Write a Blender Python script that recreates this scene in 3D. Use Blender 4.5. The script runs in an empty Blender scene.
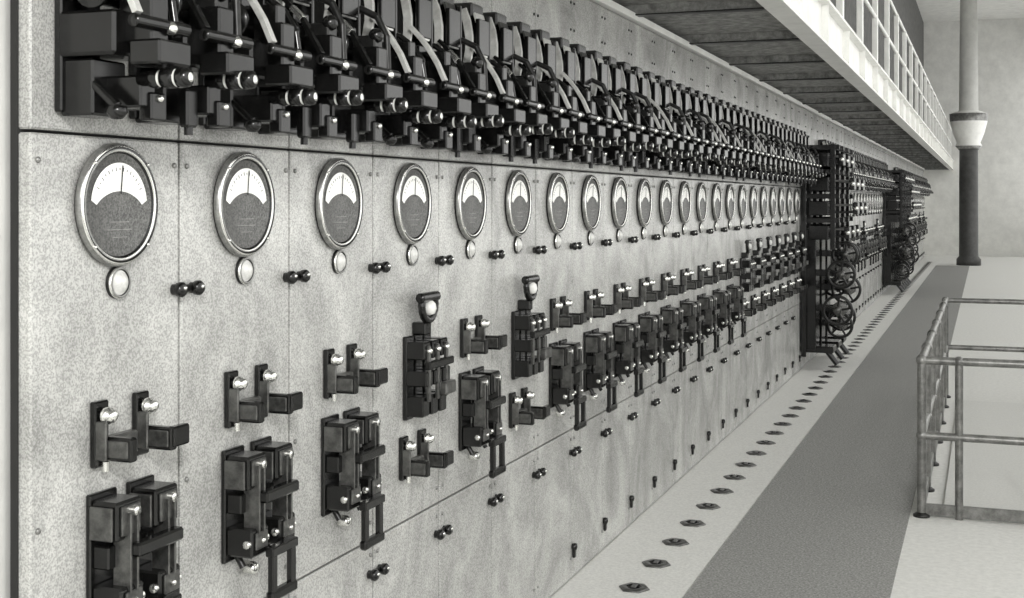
import bpy, bmesh, math, random
from mathutils import Matrix, Vector
random.seed(4)
scene = bpy.context.scene
scene.view_settings.view_transform = 'Standard'

# ------------------------------------------------------------------ materials
def mat(name, col, rough=0.5, metal=0.0, noise=None, col2=None, bump=0.0, detail=6.0, coat=0.0, spec=0.5, fac=(0.35,0.65)):
    m = bpy.data.materials.new(name); m.use_nodes = True
    nt = m.node_tree; b = nt.nodes['Principled BSDF']
    b.inputs['Base Color'].default_value = (*col, 1)
    b.inputs['Roughness'].default_value = rough
    b.inputs['Metallic'].default_value = metal
    b.inputs['Coat Weight'].default_value = coat
    b.inputs['Specular IOR Level'].default_value = spec
    if noise:
        tc = nt.nodes.new('ShaderNodeTexCoord')
        n = nt.nodes.new('ShaderNodeTexNoise'); n.inputs['Scale'].default_value = noise
        n.inputs['Detail'].default_value = detail; n.inputs['Roughness'].default_value = 0.7
        r = nt.nodes.new('ShaderNodeValToRGB')
        r.color_ramp.elements[0].position = fac[0]; r.color_ramp.elements[1].position = fac[1]
        r.color_ramp.elements[0].color = (*(col2 or [c*0.6 for c in col]), 1)
        r.color_ramp.elements[1].color = (*col, 1)
        nt.links.new(tc.outputs['Object'], n.inputs['Vector'])
        nt.links.new(n.outputs['Fac'], r.inputs['Fac'])
        nt.links.new(r.outputs['Color'], b.inputs['Base Color'])
        if bump:
            bp = nt.nodes.new('ShaderNodeBump'); bp.inputs['Strength'].default_value = bump
            bp.inputs['Distance'].default_value = 0.01
            nt.links.new(n.outputs['Fac'], bp.inputs['Height'])
            nt.links.new(bp.outputs['Normal'], b.inputs['Normal'])
    return m

def g(v, w=0.0):
    return (v*1.003, v*1.003, v*0.965)

def marble():
    m = bpy.data.materials.new('blue_vermont_marble'); m.use_nodes = True
    nt = m.node_tree; b = nt.nodes['Principled BSDF']
    b.inputs['Roughness'].default_value = 0.27
    tc = nt.nodes.new('ShaderNodeTexCoord')
    n1 = nt.nodes.new('ShaderNodeTexNoise'); n1.inputs['Scale'].default_value = 1.5; n1.inputs['Detail'].default_value = 8
    n1.inputs['Distortion'].default_value = 1.6; n1.inputs['Roughness'].default_value = .62
    mp = nt.nodes.new('ShaderNodeMapping'); mp.inputs['Scale'].default_value = (1,1.2,.9)
    n2 = nt.nodes.new('ShaderNodeTexNoise'); n2.inputs['Scale'].default_value = 190; n2.inputs['Detail'].default_value = 2
    r1 = nt.nodes.new('ShaderNodeValToRGB')
    r1.color_ramp.elements[0].position = .32; r1.color_ramp.elements[0].color = (*g(.34),1)
    r1.color_ramp.elements[1].position = .62; r1.color_ramp.elements[1].color = (*g(.60),1)
    r2 = nt.nodes.new('ShaderNodeValToRGB')
    r2.color_ramp.elements[0].position = .40; r2.color_ramp.elements[0].color = (.64,.64,.64,1)
    r2.color_ramp.elements[1].position = .58; r2.color_ramp.elements[1].color = (1,1,1,1)
    mx = nt.nodes.new('ShaderNodeMix'); mx.data_type='RGBA'; mx.blend_type='MULTIPLY'; mx.inputs[0].default_value = 1
    nt.links.new(tc.outputs['Object'], mp.inputs['Vector']); nt.links.new(mp.outputs['Vector'], n1.inputs['Vector'])
    nt.links.new(tc.outputs['Object'], n2.inputs['Vector'])
    nt.links.new(n1.outputs['Fac'], r1.inputs['Fac']); nt.links.new(n2.outputs['Fac'], r2.inputs['Fac'])
    nt.links.new(r1.outputs['Color'], mx.inputs[6]); nt.links.new(r2.outputs['Color'], mx.inputs[7])
    nt.links.new(mx.outputs[2], b.inputs['Base Color'])
    return m

MARBLE = marble()
GAP    = mat('joint_shadow', g(.02), .9)
BLACK  = mat('black_enamel', g(.008), .20, noise=30, col2=g(.004))
IRON   = mat('dark_iron', g(.03), .33, .4, noise=40, col2=g(.012))
BRONZE = mat('oxidised_copper', g(.17), .30, .7, noise=25, col2=g(.07))
STEEL  = mat('polished_nickel', g(.88), .18, .9, noise=15, col2=g(.72))
COPPER = mat('bright_copper_brush', g(.70), .38, .3, noise=20, col2=g(.48))
PORC   = mat('white_porcelain', g(.8), .25, noise=8, col2=g(.7))
DIAL   = mat('dial_plate_dark', g(.18), .5, noise=170, col2=g(.025))
SCALE  = mat('dial_scale_paper', g(.92), .6, noise=10, col2=g(.86))
BEZEL  = mat('gauge_bezel_bronze', g(.34), .32, .6, noise=40, col2=g(.2))
DISC   = mat('cast_disc_face', g(.30), .5, .2, noise=40, col2=g(.12))
LENS   = mat('lamp_lens', g(.68), .25, noise=60, col2=g(.5))
RUBBER = mat('rubber_matting', g(.40), .85, noise=75, col2=g(.14), bump=.2)
KERB   = mat('pale_terrazzo', g(.80), .6, noise=60, col2=g(.62))
FLOORM = mat('floor_concrete', g(.76), .7, noise=25, col2=g(.64))
GRATE  = mat('hatch_cover_plate', g(.70), .6, noise=70, col2=g(.58))
PLAST  = mat('painted_plaster', g(.74), .8, noise=3, col2=g(.62))
UPPER  = mat('dark_upper_wall', g(.14), .85, noise=5, col2=g(.07))  # darker tone for the wall above gallery level
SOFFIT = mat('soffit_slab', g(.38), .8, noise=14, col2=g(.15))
PAINT  = mat('white_painted_steel', g(.86), .5, noise=6, col2=g(.76))
RAILP  = mat('railing_pipe_steel', g(.30), .3, .6, noise=12, col2=g(.13))
DPAINT = mat('dark_painted_column', g(.07), .5, noise=6, col2=g(.04))

# ------------------------------------------------------------------ mesh builder
class MB:
    def __init__(s): s.bm = bmesh.new(); s.used = []
    def mi(s, m):
        if m not in s.used: s.used.append(m)
        return s.used.index(m)
    def box(s, c, d, m, bev=0.004, rot=None):
        t = bmesh.new()
        bmesh.ops.create_cube(t, size=1, matrix=Matrix.Diagonal((*d,1)))
        if bev: bmesh.ops.bevel(t, geom=t.edges[:], offset=min(bev, min(d)*.3), segments=1, affect='EDGES')
        M = Matrix.Translation(c) @ (rot or Matrix.Identity(4))
        s.merge(t, M, m)
    def merge(s, t, M, m, smooth=False):
        k = s.mi(m); vm = {}
        for v in t.verts: vm[v] = s.bm.verts.new(M @ v.co)
        for f in t.faces:
            nf = s.bm.faces.new([vm[v] for v in f.verts]); nf.material_index = k; nf.smooth = smooth
        t.free()
    def lathe(s, o, axis, prof, m, seg=24):
        A = Vector(axis).normalized()
        q = Vector((0,0,1)).rotation_difference(A).to_matrix().to_4x4()
        M = Matrix.Translation(o) @ q
        rings = []
        for p in prof:
            r,h = p[0],p[1]
            if r < 1e-6: rings.append([s.bm.verts.new(M @ Vector((0,0,h)))])
            else: rings.append([s.bm.verts.new(M @ Vector((r*math.cos(2*math.pi*i/seg), r*math.sin(2*math.pi*i/seg), h))) for i in range(seg)])
        for j in range(len(prof)-1):
            mm = prof[j][2] if len(prof[j])>2 else m
            k = s.mi(mm); a,b = rings[j],rings[j+1]
            if len(a)==1 and len(b)==1: continue
            for i in range(seg):
                i2=(i+1)%seg
                if len(a)==1: vs=[a[0],b[i],b[i2]]
                elif len(b)==1: vs=[a[i],a[i2],b[0]]
                else: vs=[a[i],a[i2],b[i2],b[i]]
                f=s.bm.faces.new(vs); f.material_index=k; f.smooth = True
    def rod(s, p0, p1, r, m, seg=12, r2=None):
        p0=Vector(p0); p1=Vector(p1); L=(p1-p0).length; r2=r2 or r
        s.lathe(p0, p1-p0, [(0,0),(r,0),(r,.0001),(r2,L-.0001),(r2,L),(0,L)], m, seg)
    def tube(s, pts, r, m, seg=8):
        for i in range(len(pts)-1):
            s.rod(pts[i],pts[i+1],r,m,seg)
            if i: s.ball(pts[i],r*1.0,m,seg=seg)
    def strap(s, pts, w, t, m, y=0):
        for i in range(len(pts)-1):
            (x0,z0),(x1,z1)=pts[i],pts[i+1]; L=math.hypot(x1-x0,z1-z0)
            a=math.degrees(math.atan2(x1-x0,z1-z0))
            s.box(((x0+x1)/2,y,(z0+z1)/2),(t,w,L*1.06),m,0.001,rot=roty(a))
    def ball(s, c, r, m, axis=(1,0,0), seg=14, sq=1.0):
        n=7; s.lathe(c, axis, [(r*math.sin(math.pi*i/n), -r*sq*math.cos(math.pi*i/n)) for i in range(n+1)], m, seg)
    def wheel(s, c, R, r, m, hub):
        cx,cy,cz=c
        s.lathe(c,(0,1,0),[(R-r,-r*.6),(R,-r),(R+r*.4,0),(R,r),(R-r,r*.6),(R-r,-r*.6)],m,28)
        for i in range(5):
            a=i*2*math.pi/5+.2; s.rod(c,(cx+math.cos(a)*(R-r*.5),cy,cz+math.sin(a)*(R-r*.5)),r*.5,m,8)
        s.lathe((cx,cy-.05,cz),(0,1,0),[(0,0),(R*.2,0),(R*.28,.02),(R*.28,.09),(0,.09)],hub,16)
    def mesh(s, name):
        bmesh.ops.recalc_face_normals(s.bm, faces=s.bm.faces[:])
        me=bpy.data.meshes.new(name); s.bm.to_mesh(me); s.bm.free()
        for m in s.used: me.materials.append(m)
        return me

def place(me, name, loc):
    o=bpy.data.objects.new(name, me); o.location=loc; scene.collection.objects.link(o); return o
def roty(d): return Matrix.Rotation(math.radians(d),4,'Y')
def rotx(d): return Matrix.Rotation(math.radians(d),4,'X')

# ------------------------------------------------------------------ gauge
b=MB(); R=.162
b.lathe((0,0,0),(1,0,0),[(R*.94,0,BLACK),(R*.94,.008,BLACK),(R,.010,BEZEL),(R,.018,BEZEL),(R*.975,.026,STEEL),(R*.94,.030,BLACK),(R*.905,.028,BEZEL),(R*.885,.030,STEEL),(R*.86,.026,BLACK),(R*.835,.020,DIAL),(0,.020,DIAL)],BLACK,56)
k=b.mi(SCALE); A=[];B_=[]
for i in range(29):
    t=i/28; a=math.radians(6+168*t); ro=R*.72
    A.append(b.bm.verts.new((.0215,ro*math.cos(a)*.98,R*.0+ro*math.sin(a)*.95)))
    B_.append(b.bm.verts.new((.0215,ro*math.cos(a)*.80,R*(.0+.22*math.sin(math.pi*t)**1.5))))
for i in range(28):
    f=b.bm.faces.new([B_[i],A[i],A[i+1],B_[i+1]]); f.material_index=k
for i in range(15):
    a=math.radians(27+i*9); c,s_=math.cos(a),math.sin(a)
    b.box((.022,c*R*.60,s_*R*.58),(.001,.0016,.010 if i%2==0 else .006),IRON,0,rot=rotx(math.degrees(a)-90))
b.box((.024,.006,.066),(.002,.0026,.075),BLACK,0,rot=rotx(-6))
for i,w in enumerate((.08,.10,.06)):
    b.box((.0205,0,-.045-.020*i),(.001,w,.003),DISC,0)
for a in (45,135,225,315):
    b.ball((.03,R*.94*math.cos(math.radians(a)),R*.94*math.sin(math.radians(a))),.005,STEEL,seg=8)
GAUGE=b.mesh('ammeter_mesh')

b=MB()
b.lathe((0,0,0),(1,0,0),[(.043,0,IRON),(.043,.010,STEEL),(.041,.016,BEZEL),(.035,.017,BLACK),(.033,.012,LENS),(.026,.020,LENS),(.015,.026,LENS),(0,.028,LENS)],STEEL,28)
LAMP=b.mesh('pilot_lamp_mesh')

b=MB()
b.box((.008,0,0),(.012,.12,.022),IRON)
for y in (-.042,.042):
    b.lathe((0,y,0),(1,0,0),[(.016,0),(.016,.014),(.021,.016),(.022,.030),(.015,.038),(0,.039)],BLACK,14)
    b.ball((.038,y,.005),.007,STEEL,seg=8)
CLAMP=b.mesh('seam_clamp_mesh')

# ------------------------------------------------------------------ twin stud terminal bracket
b=MB()
for y in (-.085,.085):
    b.box((.010,y,0),(.020,.055,.17),BLACK)
    b.box((.03,y-.02,-.015),(.04,.010,.10),BRONZE)
    b.rod((.0,y,.048),(.05,y,.048),.013,IRON)
    b.lathe((.03,y,.048),(1,0,0),[(.022,0),(.022,.012),(.016,.014),(.017,.026),(.010,.032),(0,.033)],STEEL,12)
    b.box((.065,y,-.035),(.11,.028,.062),BLACK,.005)
    b.box((.065,y-.001,-.035),(.09,.031,.045),BRONZE,.003)
b.box((.035,-.03,-.035),(.03,.11,.060),BRONZE,.005)
b.box((.115,.11,-.030),(.025,.07,.055),BLACK,.005)
b.rod((.03,-.085,-.07),(.03,-.085,-.095),.010,STEEL)
BRACK=b.mesh('terminal_bracket_mesh')

# ------------------------------------------------------------------ double pole knife switch
b=MB()
for y in (-.078,.082):
    b.box((.008,y,0),(.016,.11,.34),BLACK)
    b.box((.055,y,.105),(.08,.10,.10),BLACK,.006)
    b.box((.098,y,.105),(.008,.075,.075),BRONZE,.003)
    b.rod((.09,y+.012,.125),(.112,y+.012,.125),.014,STEEL,10)
    b.box((.05,y-.055,.10),(.07,.008,.085),BRONZE,.002)
    b.box((.085,y-.014,0),(.055,.008,.25),BRONZE,.002)
    b.box((.085,y+.014,0),(.055,.008,.25),BRONZE,.002)
    b.box((.04,y,0.01),(.05,.09,.06),BLACK,.004)
    b.box((.06,y,-.105),(.09,.095,.085),BLACK,.006)
    b.box((.108,y,-.10),(.008,.065,.05),BRONZE,.003)
    b.rod((.09,y-.056,-.105),(.09,y+.056,-.105),.012,STEEL,10)
    b.ball((.114,y,-.10),.009,STEEL,seg=8)
    b.rod((.02,y,-.15),(.045,y,-.19),.011,IRON,8)
b.box((.12,.005,.03),(.035,.19,.035),BLACK,.006)
for y in (-.05,.06): b.box((.13,y,-.205),(.020,.028,.15),BLACK,.003)
b.box((.13,.005,-.275),(.03,.15,.035),BLACK,.008)
b.box((.13,.005,-.14),(.03,.15,.03),BLACK,.004)
b.lathe((.0,.005,-.215),(1,0,0),[(.02,0),(.02,.03),(.014,.042),(0,.044)],STEEL,14)
KSW=b.mesh('knife_switch_mesh')

# ------------------------------------------------------------------ field switch with yoke push handle
b=MB()
for y in (-.085,.0,.085):
    b.box((.01,y,0),(.02,.065,.33),BLACK)
    b.box((.055,y,.11),(.08,.06,.07),BLACK,.005)
    b.box((.06,y,0),(.09,.065,.06),BLACK,.005)
    b.box((.05,y,-.11),(.08,.06,.08),BLACK,.005)
    b.box((.10,y,.02),(.014,.02,.22),BRONZE,.003)
    b.ball((.102,y,.11),.014,STEEL,seg=8)
b.box((.11,0,.055),(.025,.24,.03),BLACK,.005)
b.box((.12,.06,-.05),(.03,.10,.05),BRONZE,.005)
b.box((.03,0,.19),(.06,.06,.05),BLACK,.005)
b.rod((.04,0,.18),(.06,0,.24),.016,BLACK)
pts=[(.06, .064*math.cos(t), .285+.062*math.sin(t)) for t in [math.radians(-200+22*i) for i in range(11)]]
b.tube(pts,.016,BLACK)
b.rod((.06,-.078,.315),(.06,.078,.315),.021,BLACK,10)
b.lathe((.065,0,.24),(0,0,1),[(0,0),(.022,.01),(.028,.03),(.024,.05),(.014,.06),(0,.062)],PORC,14)
RHEO=b.mesh('field_switch_mesh')

# ------------------------------------------------------------------ circuit breaker (z=0 at 2.30), two patterns
def breaker(v):
    b=MB()
    b.box((.012,0,.33),(.024,.15,.62),BLACK,.004)
    b.box((.06,0,.615),(.10,.13,.06),BLACK,.008)
    b.box((.045,0,.47),(.06,.12,.22),BLACK,.006)
    b.box((.07,.066,.46),(.14,.014,.28),BLACK,.003)
    # laminated brush: pale upright strip stack on the near side of the contact block
    b.box((.13,0,.50),(.020,.11,.15),BLACK,.003)
    b.strap([(.070,.615),(.088,.56),(.098,.50),(.098,.44),(.088,.385)],.016,.034,COPPER,y=-.068)
    b.strap([(.112,.60),(.126,.55),(.134,.49),(.130,.42)],.10,.010,COPPER if v==0 else BRONZE)
    b.box((.11,-.03,.37),(.08,.10,.035),BLACK,.003)
    # blow-out coil
    b.lathe((.12,-.085,.32),(0,1,0),[(0,0),(.05,0),(.055,.008),(.04,.014),(.04,.156),(.055,.162),(.05,.17),(0,.17)],BLACK,18)
    b.box((.10,0,.21),(.17,.16,.11),BLACK,.008)
    b.box((.21,0,.25),(.10,.07,.13),BLACK,.006)
    b.box((.26,.0,.16),(.09,.13,.06),BLACK,.006)
    b.ball((.268,.03,.225),.018,STEEL,seg=10)
    if v==0:
        b.strap([(.12,.455),(.16,.415),(.195,.37),(.23,.315),(.26,.25)],.024,.016,COPPER,y=-.09)
        b.tube([(.10,.075,.42),(.15,.078,.40),(.20,.08,.36),(.235,.08,.30),(.25,.08,.21)],.011,BLACK)
        b.box((.19,.0,.34),(.09,.05,.06),BLACK,.005)
    else:
        b.strap([(.11,.44),(.15,.40),(.19,.36),(.22,.31),(.255,.25)],.022,.014,BLACK,y=-.09)
        b.strap([(.155,.395),(.19,.36)],.024,.017,STEEL,y=-.09)
        b.tube([(.08,.07,.45),(.14,.075,.46),(.20,.08,.43),(.235,.08,.36),(.24,.08,.25)],.012,IRON)
        b.box((.18,.01,.33),(.12,.06,.05),IRON,.005)
        b.ball((.235,.0,.355),.026,BLACK,seg=12)
    b.rod((.26,-.105,.23),(.26,.105,.23),.017,BLACK,10)
    h = .10 if v==0 else .12
    b.lathe((.20,0,h),(1,0,0),[(0,0),(.018,0),(.018,.03,STEEL),(.022,.032),(.025,.05),(.021,.06,PORC),(.021,.068,PORC),(.025,.07),(.026,.105),(.022,.107,PORC),(.022,.114),(.026,.116),(.024,.14),(.012,.148,STEEL),(0,.15)],BLACK,18)
    b.box((.06,0,.08),(.10,.13,.14),BLACK,.006)
    b.box((.14,0.02,.07),(.14,.06,.08),BLACK,.006)
    if v==0:
        b.rod((.10,-.05,.09),(.17,-.05,.03),.014,BLACK,10)
        b.lathe((.17,-.05,.035),(0,0,-1),[(0,0),(.024,.004),(.026,.02),(.014,.035),(0,.037)],BLACK,12)
    else:
        b.box((.17,-.045,.045),(.03,.05,.10),BLACK,.006)
        b.rod((.17,-.045,.0),(.17,-.045,-.025),.012,BLACK,8)
    b.rod((.08,.05,.05),(.20,.05,.05),.022,BLACK,10)
    b.box((.2,.05,.035),(.04,.06,.07),BLACK,.005)
    b.ball((.222,.05,.055),.010,STEEL,seg=8)
    return b.mesh('circuit_breaker_mesh')
CB=[breaker(0),breaker(1)]

# ------------------------------------------------------------------ main (large) breaker stack with hand wheels
def mainb(wheels):
    b=MB()
    for y in (-.24,.24):
        b.box((.05,y,1.45),(.06,.05,2.55),BLACK)
        b.box((.40,y,2.15),(.06,.05,1.30),BLACK)
    for z in (2.76,2.46,2.16,1.86):
        for y in (-.24,.24): b.box((.25,y,z),(.46,.04,.06),BLACK)
        b.box((.40,0,z),(.07,.50,.06),BLACK)
    for z0,xo in ((2.56,-.05),(2.26,.08),(1.96,.12),(1.66,.02)):
        for kk in range(2): b.box((.30+xo,-.05,z0+.09*kk),(.48,.22,.022),BRONZE if kk else BLACK,.002)
        b.box((.22,0,z0+.05),(.24,.40,.18),BLACK,.01)
        b.box((.54+xo,-.05,z0+.05),(.06,.26,.15),BLACK,.01)
        b.ball((.55+xo,-.19,z0+.05),.03,STEEL,seg=12)
    for (x,z,r,y) in wheels:
        b.wheel((x,y,z),r,.026,IRON,BRONZE)
        b.rod((x,y,z),(x,.2,z),.03,IRON,10)
        b.box((x*.5,.10,z),(x,.10,.08),BLACK,.006)
        b.lathe((x,.0,z),(0,1,0),[(0,0,DISC),(r*.5,0,BLACK),(r*.5,.14,BLACK),(0,.14)],BLACK,22)
    b.box((.20,0,.26),(.40,.34,.08),BLACK,.01)
    b.rod((.30,-.1,.26),(.44,-.1,.08),.035,BLACK)
    b.box((.12,0,1.0),(.14,.38,1.5),BLACK,.01)
    return b.mesh('main_breaker_mesh')
MAINS=[mainb([(.46,1.40,.15,-.2),(.30,1.02,.17,-.30),(.38,.58,.18,-.28)]),
       mainb([(.50,1.20,.17,-.24),(.46,.76,.18,-.26)]),
       mainb([(.48,1.42,.16,-.22),(.50,.98,.18,-.24),(.42,.52,.16,-.24)])]

b=MB()
b.lathe((0,0,0),(1,0,0),[(.016,0),(.020,.01),(.018,.025),(0,.03)],BLACK,12)
b.box((.012,0,-.03),(.015,.03,.06),BLACK,.004)
HOOK=b.mesh('panel_foot_bolt_mesh')
b=MB()
b.lathe((0,0,0),(0,0,1),[(.085,0),(.085,.006),(.075,.012),(.045,.013,BLACK),(.040,.008,BLACK),(0,.008)],BRONZE,6)
b.box((.0,0,.014),(.03,.08,.008),BLACK,.002)
FPL=b.mesh('floor_plate_mesh')

WX=-2.15; CAMZ=2.1; P=.61; Y0=2.745
FX=WX+.001
mains = list(range(22,25))+list(range(44,50))
N0,N1=0,78
for n in range(N0,N1):
    y=Y0+P*n; s=FX
    if n in mains:
        place(MAINS[n%3],'main_circuit_breaker',(s,y,0)); continue
    place(GAUGE,'ammeter',(s,y+.008,CAMZ-.01))
    place(LAMP,'pilot_lamp',(s,y+.020,1.885))
    for j,k in enumerate((-1,1)): place(CB[(j+(1 if n%3==2 else 0))%2],'circuit_breaker',(s,y+k*.145,2.30))
    if n in (3,5) or 15<=n<=21 or (n>27 and n%5==0):
        place(RHEO,'field_switch',(s,y+.06,1.40))
        place(BRACK,'terminal_bracket',(s,y+.02,1.09))
    else:
        place(BRACK,'terminal_bracket',(s,y+.025,1.50))
        place(KSW,'knife_switch',(s,y+.03,1.18))
    if n+1 not in mains:
        place(CLAMP,'seam_clamp',(s,y+P/2+.01,1.85))
        if n>1: place(CLAMP,'seam_clamp',(s,y+P/2,.71))
    if n>5: place(HOOK,'panel_foot_bolt',(s,y+P/2,.18))

# ------------------------------------------------------------------ marble board
b=MB()
ya=Y0+P*(N0-.5); yb=Y0+P*(N1-.5)
b.box((WX-.045,(ya+yb)/2,1.64),(.02,yb-ya,3.26),GAP,0)
for n in range(N0,N1):
    y=Y0+P*n
    for z0,z1 in ((.004,.83),(.83,2.27),(2.27,3.27)):
        b.box((WX-.02,y,(z0+z1)/2),(.04,P-.012,z1-z0-.008),MARBLE,.005)
    for z in (.12,.78,.9,1.3,2.2,3.05,3.2):
        for k in (-1,1):
            b.lathe((WX,y+k*.275,z),(1,0,0),[(.008,0),(.008,.004),(.005,.007),(0,.007)],BEZEL if z<3 else IRON,8)
place(b.mesh('switchboard_mesh'),'marble_switchboard',(0,0,0))

for i in range(0,90):
    yy=8.1+.487*(i-12)
    if yy>0.5 and yy<50: place(FPL,'floor_plate',(-1.775,yy,0.006))

# ------------------------------------------------------------------ room shell
YB,YE=-8,51.5
XL,XR=-2.22,2.9
def slab(name,lo,hi,m,bev=0):
    b=MB(); c=[(lo[i]+hi[i])/2 for i in range(3)]; d=[hi[i]-lo[i] for i in range(3)]
    b.box(c,d,m,bev); me=b.mesh(name+'_mesh')
    return place(me,name,(0,0,0))
slab('floor',(XL-.2,YB,-.2),(XR+.2,YE,0),FLOORM)
slab('floor_kerb_strip',(WX+.005,ya,0.0),(-1.5,yb,.006),KERB)
slab('rubber_mat',(-1.49,-6,0.0),(-.47,43.2,.012),RUBBER)
b=MB()
b.box((XL-.1025,(YB+YE)/2,1.7),(.195,YE-YB,3.4),PLAST,0)
b.box((XL-.1025,(YB+YE)/2,6.2),(.195,YE-YB,5.6),UPPER,0)
place(b.mesh('wall_left_mesh'),'wall_left',(0,0,0))
slab('wall_far',(XL-.2,YE,0),(XR+.2,YE+.2,9),PLAST)
slab('ceiling',(XL-.2,YB,9),(XR+.2,YE+.2,9.2),PLAST)
b=MB()
b.box((XR+.1,(YB+YE)/2,.45),(.2,YE-YB,.9),PLAST,0)
b.box((XR+.1,(YB+YE)/2,8.3),(.2,YE-YB,1.4),PLAST,0)
nb=10; bw=(YE-YB)/nb
for i in range(nb+1): b.box((XR+.1,YB+i*bw,4.3),(.2,.6,7),PLAST,0)
place(b.mesh('wall_right_mesh'),'wall_right',(0,0,0))
for i in range(nb):
    b=MB(); y0=YB+i*bw+.3; y1=YB+(i+1)*bw-.3
    for k in range(6): b.box((0,y0+(y1-y0)*k/5,4.25),(.05,.04,6.7),PAINT,0)
    for k in range(8): b.box((0,(y0+y1)/2,.92+6.66*k/7),(.05,y1-y0,.04),PAINT,0)
    place(b.mesh('window_mesh'),'window_%d'%(i+1),(XR+.1,0,0))

b=MB()
b.box((.36,11.5,.015),(1.25,5.0,.02),GRATE,.003)
place(b.mesh('hatch_mesh'),'floor_hatch',(0,0,0))
b=MB()
ys=[8.85,9.65,10.6,11.6,12.6,13.6,14.3]
for y in ys:
    b.rod((-.395,y,.0),(-.395,y,1.04),.030,RAILP,12); b.lathe((-.395,y,0),(0,0,1),[(0,0),(.055,0),(.055,.015),(.03,.03),(0,.03)],IRON,14)
    b.ball((-.395,y,1.04),.040,RAILP,seg=12); b.ball((-.395,y,.54),.038,RAILP,seg=12)
for x in (-.16,.35,.72,1.1):
    b.rod((x,8.85,.0),(x,8.85,1.04),.026,RAILP,12); b.ball((x,8.85,1.04),.036,RAILP,seg=12)
for z in (.54,1.04):
    b.rod((-.395,8.85,z),(-.395,14.3,z),.027,RAILP,12)
    b.rod((-.395,8.85,z),(1.1,8.85,z),.027,RAILP,12)
    b.rod((1.1,8.85,z),(1.1,14.3,z),.027,RAILP,12)
    b.rod((-.395,14.3,z),(1.1,14.3,z),.027,RAILP,12)
b.rod((1.1,14.3,0),(1.1,14.3,1.04),.027,RAILP,12)
b.box((-.395,11.57,.06),(.03,5.4,.10),RAILP,.004); b.box((.35,8.85,.05),(1.46,.03,.08),RAILP,.004)
place(b.mesh('railing_mesh'),'pipe_railing',(0,0,0))

# ------------------------------------------------------------------ gallery over the board
GX=-1.2; GZ=3.34
b=MB()
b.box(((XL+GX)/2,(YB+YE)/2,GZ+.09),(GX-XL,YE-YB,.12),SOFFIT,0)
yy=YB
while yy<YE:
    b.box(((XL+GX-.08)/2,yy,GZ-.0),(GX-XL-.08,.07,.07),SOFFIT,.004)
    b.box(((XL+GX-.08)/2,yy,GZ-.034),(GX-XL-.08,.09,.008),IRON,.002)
    yy+=1.6
b.box((GX,(YB+YE)/2,GZ-.04),(.15,YE-YB,.02),PAINT,0)
b.box((GX,(YB+YE)/2,GZ+.12),(.03,YE-YB,.32),PAINT,0)
b.box((GX,(YB+YE)/2,GZ+.29),(.17,YE-YB,.025),PAINT,0)
yy=YB+.4
while yy<YE:
    b.box((GX+.04,yy,GZ+.12),(.06,.015,.30),PAINT,0); yy+=1.6
place(b.mesh('gallery_mesh'),'gallery_walkway',(0,0,0))
slab('trim_1',(WX-.05,ya,3.275),(WX+.03,yb,3.32),PAINT,.004)
b=MB()
yy=YB+.5; bot=GZ+.305; top=bot+1.15
while yy<YE-1:
    b.box((GX,yy,(top+bot)/2),(.06,.12,top-bot),PAINT,.003)
    yy+=1.9
for z in (bot+.03,bot+.6,top): b.rod((GX,YB+.5,z),(GX,YE-.2,z),.025,PAINT,8)
place(b.mesh('gallery_rail_mesh'),'gallery_railing',(0,0,0))

b=MB()
b.lathe((0,0,0),(0,0,1),[(0,0),(.38,0),(.38,.2),(.30,.3),(.29,3.75),(.34,3.8,RAILP),(.42,3.9,PAINT),(.36,4.0,PAINT),(.48,4.3,PAINT),(.58,4.7,RAILP),(.60,4.95,PAINT),(.3,5.05,PLAST),(.26,9.0,PLAST),(0,9)],DPAINT,28)
place(b.mesh('column_mesh'),'round_column',(-.5,44,0))

# ------------------------------------------------------------------ light
w=bpy.data.worlds.new('sky'); scene.world=w; w.use_nodes=True
w.node_tree.nodes['Background'].inputs['Color'].default_value=(1,.997,.975,1)
w.node_tree.nodes['Background'].inputs['Strength'].default_value=2.1
def area(name,loc,target,sx,sy,e):
    l=bpy.data.lights.new(name,'AREA'); l.shape='RECTANGLE'; l.size=sx; l.size_y=sy; l.energy=e; l.color=(1,.99,.97)
    o=bpy.data.objects.new(name,l); o.location=loc
    o.rotation_euler=(Vector(target)-Vector(loc)).to_track_quat('-Z','Y').to_euler(); scene.collection.objects.link(o)
area('added_specular_light',(1.8,-2.0,4.6),(-2.15,4.0,1.0),.6,.6,290)  # added light behind the camera for harder highlights, no fixture in the hall

cam=bpy.data.cameras.new('camera'); co=bpy.data.objects.new('camera',cam); scene.collection.objects.link(co)
co.location=(0,0,CAMZ); co.rotation_euler=(math.pi/2,0,math.atan(473/1266))
cam.lens=1266/1024*36; cam.sensor_width=36; cam.shift_y=-98/1024; cam.clip_start=.05; cam.clip_end=200
scene.camera=co
